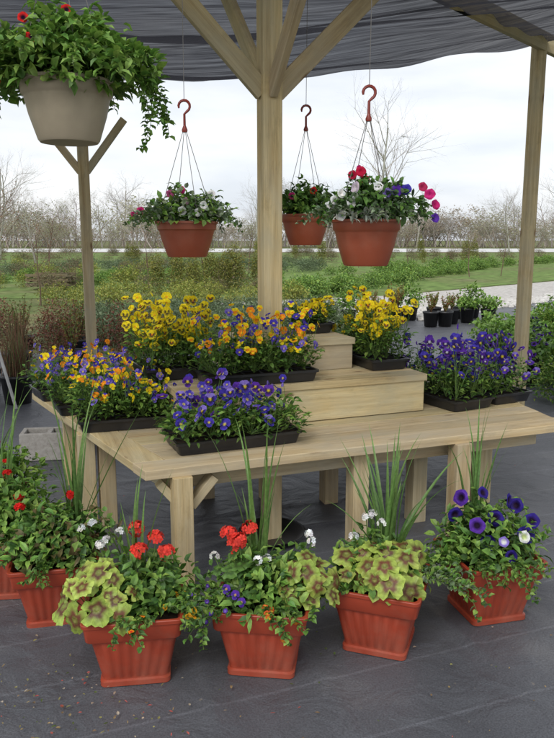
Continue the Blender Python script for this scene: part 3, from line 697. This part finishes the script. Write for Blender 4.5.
# ---------------------------------------------------------------- black nursery pots and shrubs
def npot(mb,c,r,h,m=1):
    loft(mb,[at(circ(r*.78,20),0,c),at(circ(r*.97,20),h-.03,c),at(circ(r*1.04,20),h-.03,c),at(circ(r*1.05,20),h,c),at(circ(r*.96,20),h,c),at(circ(r*.94,20),h-.03,c)],m,True,True,2)
def potted(name,x,y,r,h,kind,hp):
    mb=MB(); npot(mb,V3((0,0,0)),r,h)
    if kind=='grass':
        for i in range(150):
            a=U(0,6.28); s=abs(G(0,.35)); blade(mb,V3((G(0,r*.3),G(0,r*.3),h-.03)),Vector((math.cos(a)*s,math.sin(a)*s,1)),hp*U(.5,1.1),.006,random.choice([(.28,.18,.10),(.22,.11,.07),(.16,.19,.07)]),U(.2,1),N=5)
    elif kind=='leafy':
        mound(mb,V3((0,0,h+hp*.25)),r*1.6,r*1.6,hp*.75,300,.08,.045,GL)
    elif kind=='petunia':
        mound(mb,V3((0,0,h+hp*.25)),r*1.5,r*1.5,hp*.75,300,.07,.04,GG)
        for k in range(14):
            d=rv(); d.z=abs(d.z); petunia(mb,V3((d.x*r*1.4,d.y*r*1.4,h+hp*.3+d.z*hp*.7)),(d+Vector((0,-.6,.2))).normalized(),.032,PURP,DK,3)
    elif kind=='twig':
        for i in range(18):
            a=U(0,6.28); d=Vector((math.cos(a)*.3,math.sin(a)*.3,1)); p=V3((0,0,h-.03)); q=p+d.normalized()*hp*U(.6,1)
            tube(mb,[p,(p+q)/2+rv(.02),q],[.004,.003,.001],3,(.16,.09,.05),0)
            for k in range(16): 
                t=U(.3,1); leaf(mb,p.lerp(q,t),rv(),rv(),.035,.02,random.choice([(.32,.14,.06),(.24,.24,.07),(.17,.24,.06)]))
    return build(mb,name,[M_LEAF,M_BLACK,M_SOIL,M_PETAL],True,0,None,V3((x,y,.004)),R()*6)
potted('potted_grass',-2.42,6.55,.15,.27,'grass',.5)
potted('potted_grass',-2.85,6.9,.15,.27,'grass',.5)
potted('potted_grass',-2.9,7.9,.15,.27,'grass',.55)
potted('potted_grass',-2.3,8.0,.15,.27,'twig',.55)
potted('potted_shrub',-2.5,9.0,.15,.27,'twig',.6); potted('potted_shrub',-3.3,9.2,.15,.27,'twig',.6)
for i in range(8): potted('potted_shrub',1.5+i*.36+G(0,.11),12.3+G(0,.3)+i*.1,.14,.26,'twig' if i<6 else 'leafy',U(.25,.6) if i<6 else .2)
for i in range(7): potted('potted_shrub',1.4+i*.40+G(0,.11),13.2+G(0,.2)+i*.12,.14,.24,'twig' if i%3 else 'leafy',U(.25,.45))
for x,y,k in [(2.62,7.4,'petunia'),(2.95,8.1,'petunia'),(2.9,8.9,'leafy'),(2.62,8.6,'leafy'),(2.45,8.0,'petunia'),(2.9,9.6,'leafy'),(3.3,9.3,'petunia')]: potted('potted_perennial',x,y,.15,.26,k,.26)
def shrubmesh(name,rx,h,N,L,W,cols,mats=None):
    mb=MB(); mound(mb,V3((0,0,h*.35)),rx,rx,h*.65,N,L,W,cols,low=-.5,simple=True)
    me=build(mb,name,[M_LEAF]); d=me.data; bpy.data.objects.remove(me); return d
HOSTA=shrubmesh('perennial_clump',.26,.52,600,.085,.038,[G2,G4,(.17,.33,.055)])
HOSTA2=shrubmesh('perennial_clump_b',.24,.48,700,.06,.028,[G1,G2,(.27,.38,.07)])
pm=empty('perennial_bed',(2.6,7,0))
for i in range(64):
    y=U(5.6,11); xx=.31*y+.20+R()*2.0
    if 7.2<y<9.8: xx+=.45
    if abs(xx-2.2)<.2 and abs(y-6.4)<.2: xx+=.3
    inst('clump',random.choice([HOSTA,HOSTA2]),V3((xx-2.6,y-7,.0)),R()*6,U(.75,1.15),pm)
JUN=shrubmesh('juniper_clump',.42,.42,800,.07,.018,[(.17,.23,.13),(.21,.28,.16),(.12,.17,.09)])
BAR=shrubmesh('barberry_clump',.28,.6,450,.05,.022,[(.18,.06,.045),(.24,.10,.06),(.15,.15,.06)])
GRN=shrubmesh('green_shrub_clump',.5,.6,700,.09,.05,[(.14,.26,.06),(.20,.35,.07),(.25,.38,.08)])
DUN=shrubmesh('dormant_shrub_clump',.5,.8,650,.09,.02,[(.24,.19,.13),(.30,.24,.15),(.19,.21,.09)])
YLW=shrubmesh('yellow_shrub_clump',.4,.7,600,.08,.035,[(.32,.37,.08),(.24,.31,.07),(.37,.37,.09)])
ARB=shrubmesh('arborvitae_clump',.32,1.9,1500,.10,.035,[(.27,.29,.07),(.2,.24,.06),(.32,.3,.08)])
def row(name,mesh,n,f,s0=.8,s1=1.2):
    e=empty(name)
    for i in range(n):
        x,y=f(i); s=U(s0,s1); inst('clump',mesh,V3((x,y,-.02)),R()*6,(s,s,s*U(.8,1.1)),e)
row('juniper_bed',JUN,80,lambda i:(U(-3.4,1.2),U(10.2,14.3)))
row('barberry_bed',BAR,16,lambda i:(U(-3.1,-1.7),U(8.8,10.6)),.8,1.2)
row('barberry_bed',BAR,20,lambda i:(U(-6,-3.3),U(9,12)),.8,1.2)
row('green_shrub_row',GRN,75,lambda i:(lambda t:(.2+t*12.5+G(0,.3),18.4+t*24+G(0,.6)))(R()),.4,.95)
row('green_shrub_row',GRN,55,lambda i:(lambda t:(1.5+t*22+G(0,.4),30+t*24+G(0,.6)))(R()),.5,1.0)
row('green_shrub_row',GRN,30,lambda i:(U(-10,0),U(24,30)),.5,.9)
row('dormant_shrub_row',DUN,50,lambda i:(U(-14,0),U(20,34)),.6,1.1)
row('dormant_shrub_row',DUN,70,lambda i:(lambda t:(-22+t*52,48+t*6+G(0,.8)))(R()),.7,1.2)
row('dormant_shrub_row',DUN,60,lambda i:(lambda t:(-30+t*62,70+G(0,1)))(R()),.8,1.4)
row('yellow_shrub_row',YLW,26,lambda i:(U(-5.5,0.5),U(15,19)),.5,.95)
row('yellow_shrub_row',YLW,45,lambda i:(U(-18,-2),U(20,40)),.6,1.1)
row('arborvitae_row',ARB,7,lambda i:(-3.3+i*.45+G(0,.1),20+i*.2),.65,.95)
row('arborvitae_row',ARB,10,lambda i:(U(-12,14),U(38,56)),.6,1.0)
row('juniper_bed',JUN,50,lambda i:(U(-12,2),U(30,45)),1,1.6)

def branch(mb,p,d,L,r,lev,mx,col,sp,bud=None):
    n=4 if lev<2 else 3; pts=[p.copy()]; rad=[r]; q=p.copy(); dd=d.copy()
    for i in range(n):
        dd=(dd+rv(.14)+Z*.07).normalized(); q=q+dd*(L/n); pts.append(q.copy()); rad.append(r*(1-.75*(i+1)/n))
    tube(mb,pts,rad,6 if lev==0 else 3,cv(col,.15),0)
    if bud and lev>=mx-1:
        for k in range(bud[1]):
            t=U(.2,1); leaf(mb,pts[0].lerp(pts[-1],t),rv(),rv(),bud[2],bud[2]*.6,bud[0],1,simple=True)
    if lev<mx:
        nc=[9,5,4,3,3][lev]
        for k in range(nc):
            t=U(.3,1) if lev else .28+.72*(k+R())/nc
            i=min(n-1,int(t*n)); pp=pts[i].lerp(pts[i+1],t*n-i)
            ax=dd.orthogonal(); ax.rotate(Matrix.Rotation(R()*6.28,3,dd)); ang=U(.45,sp)
            nd=(dd*math.cos(ang)+ax*math.sin(ang)).normalized()
            branch(mb,pp,nd,L*U(.45,.68)*(1 if lev else (1.15-.6*t)),max(r*.5*(1-.5*t),r*.14),lev+1,mx,col,sp,bud)
def treemesh(name,H,r,mx,col,sp=.95,bud=None):
    mb=MB(); branch(mb,V3((0,0,-.1)),Z.copy(),H*.7,r,0,mx,col,sp,bud)
    o=build(mb,name,[M_BARK,M_LEAF]); d=o.data; bpy.data.objects.remove(o); return d
TR=[treemesh('bare_tree_mesh%d'%i,13,.2,4,[(.42,.385,.355),(.46,.435,.41)][i%2],.9,((.38,.39,.27),1,.13) if i==2 else None) for i in range(4)]  # treeline colours paled: distance haze is painted into bark and buds
BT=[treemesh('tall_bare_tree_mesh%d'%i,14,.17,4,(.40,.37,.34),.75) for i in range(2)]
SM=[treemesh('young_tree_mesh%d'%i,3.2,.026,3,(.17,.12,.09),.8,((.25,.14,.08) if i else (.25,.28,.09),1,.045)) for i in range(3)]
BUSH=[]
for i in range(2):
    mb=MB()
    for k in range(8):
        a=U(0,6.28); branch(mb,V3((G(0,.8),G(0,.8),-.1)),Vector((math.cos(a)*.4,math.sin(a)*.4,1)).normalized(),3.0,.05,1,4,(.42,.375,.33),.9,((.42,.42,.30) if i else (.43,.38,.31),2,.16))  # brush twigs and buds paled too, haze put into their colour
    o=build(mb,'brush_mesh%d'%i,[M_BARK,M_LEAF]); BUSH.append(o.data); bpy.data.objects.remove(o)
tl=empty('distant_treeline')
for i in range(135):
    y=U(145,200); x=-110+220*(i+R())/135; s=U(.45,1.0)*(1.15+.28*math.sin(x*.11)+.14*math.sin(x*.31+1))
    inst('tree',random.choice(TR),V3((x,y,0)),R()*6,(s*1.1,s*1.1,s),tl)
for i in range(130):
    y=U(138,175); x=-100+200*(i+R())/130; s=U(.45,1.7)*(1+.2*math.sin(x*.2))
    inst('brush',random.choice(BUSH),V3((x,y,0)),R()*6,(s*1.6,s*1.6,s),tl)
for j,(x,y,s) in enumerate([(8.6,62,1.12),(10.4,68,.95),(-27,70,.85),(-21,55,.65),(-2,75,.6),(32,80,.8),(24,75,.55),(-16,48,.4)]):
    inst('bare_tree',BT[j%2],V3((x,y,0)),R()*6,s,None)
for (x,y,s) in [(-6.5,16,1.0),(-5.6,17,.9),(-7.6,19,1.2),(-4.6,18,.85),(-8.5,22,1.3),(-3.9,22,.9),(-6.2,24,1.2),(-2.4,24,.8),(-11,28,1.4),(-9.5,30,1.1),(8,30,.9),(9.6,31,1),(11.5,34,1.1),(13.5,33,.9),(6.5,36,.9),(15,38,1.2),(4.5,40,.8),(-5,35,1),(-1.5,38,1),(17,36,1.1),(10,24,.7)]:
    inst('young_tree',random.choice(SM),V3((x,y,0)),R()*6,s*U(.8,1),None)

mb=MB()
for i in range(300):
    t=R(); x=2.0+t*8+G(0,.35); y=14.0+t*7.4+G(0,.35); r=U(.03,.13)
    K=7; c=V3((x,y,-.01)); rings=[]
    for zz,rr in((-.3,.8),(.15,1),(.5,.8),(.7,.35)):
        rings.append([c+V3((math.cos(6.283*k/K)*rr*r*U(.8,1.2),math.sin(6.283*k/K)*rr*r*U(.8,1.2),zz*r)) for k in range(K)])
    loft(mb,rings,0,True,True)
build(mb,'rock_edging',[M_ROCK],False)
mb=MB()
for k in range(3):
    for j in range(6): board(mb,V3((-7.6+j*.22,22,.1+k*.14)),V3((-7.6+j*.22,23.1,.1+k*.14)),.1,.03,tint=.4)
    board(mb,V3((-7.7,22.1,.16+k*.14)),V3((-6.4,22.1,.16+k*.14)),.09,.07,tint=.35); board(mb,V3((-7.7,23,.16+k*.14)),V3((-6.4,23,.16+k*.14)),.09,.07,tint=.35)
build(mb,'pallet_stack',[M_WOOD],False)
mb=MB(); tube(mb,[V3((-2.35,6.3,0)),V3((-2.75,6.5,1.35))],.014,8,m=0,cap=True); build(mb,'white_pipe',[M_WHITE])
mb=MB()
for i in range(380):
    x=U(-1.4,1.6); y=U(1.3,3.4) if R()<.8 else U(3.4,6)
    if R()<.4: x=-.55+G(0,.22); y=2.1+G(0,.16)
    c=random.choice([(.35,.26,.14),(.2,.14,.08),(.3,.28,.1),(.5,.4,.3),(.1,.14,.04),(.5,.12,.1)])
    d=Vector((G(0,1),G(0,1),.1)).normalized(); leaf(mb,V3((x,y,.015)),d,Z,U(.006,.020),U(.003,.010),c,0,.2,.05)
build(mb,'leaf_litter',[M_LEAF])

# ---------------------------------------------------------------- world, sun, camera
w=bpy.data.worlds.new('World'); scene.world=w; w.use_nodes=True
nt=w.node_tree; nt.nodes.clear(); n=nt.nodes; l=nt.links
sky=n.new('ShaderNodeTexSky'); sky.sky_type='NISHITA'; sky.sun_disc=False
sky.sun_elevation=math.radians(48); sky.sun_rotation=math.radians(200); sky.air_density=1.0; sky.dust_density=2; sky.ozone_density=1
hs=n.new('ShaderNodeHueSaturation'); hs.inputs['Saturation'].default_value=.3; hs.inputs['Value'].default_value=1.5
tc=n.new('ShaderNodeTexCoord'); mp=n.new('ShaderNodeMapping'); mp.inputs['Scale'].default_value=(1,1,4.5); l.new(tc.outputs['Generated'],mp.inputs[0])
ns=n.new('ShaderNodeTexNoise'); ns.inputs['Scale'].default_value=2.6; ns.inputs['Detail'].default_value=6; l.new(mp.outputs[0],ns.inputs['Vector'])
cr=ramp(n,[(.38,(.66,.71,.79)),(.6,(.94,.95,.97))]); l.new(ns.outputs['Fac'],cr.inputs[0])
vm=n.new('ShaderNodeVectorMath'); vm.operation='SCALE'; vm.inputs['Scale'].default_value=7.7; l.new(cr.outputs[0],vm.inputs[0])
mx=n.new('ShaderNodeMix'); mx.data_type='RGBA'; mx.inputs[0].default_value=.75; l.new(hs.outputs[0],mx.inputs[6]); l.new(vm.outputs[0],mx.inputs[7])
bg=n.new('ShaderNodeBackground'); bg.inputs['Strength'].default_value=.15
wo=n.new('ShaderNodeOutputWorld'); l.new(sky.outputs[0],hs.inputs['Color']); l.new(mx.outputs[2],bg.inputs[0]); l.new(bg.outputs[0],wo.inputs[0])
sd=bpy.data.lights.new('sun','SUN'); sd.energy=1.5; sd.angle=math.radians(25); sd.color=(1,.97,.93)
so=bpy.data.objects.new('sun',sd); scene.collection.objects.link(so)
az=math.radians(200); el=math.radians(48)
sv=Vector((math.sin(az)*math.cos(el),math.cos(az)*math.cos(el),math.sin(el)))
so.rotation_euler=sv.to_track_quat('Z','Y').to_euler()
cd=bpy.data.cameras.new('camera'); cd.sensor_fit='VERTICAL'; cd.sensor_height=36; cd.lens=35; cd.clip_end=3000; cd.clip_start=.05
co=bpy.data.objects.new('camera',cd); scene.collection.objects.link(co); co.location=(0,0,1.5); co.rotation_euler=(math.radians(79.8),0,0)
scene.camera=co
scene.view_settings.view_transform='Standard'; scene.view_settings.look='None'; scene.view_settings.exposure=0
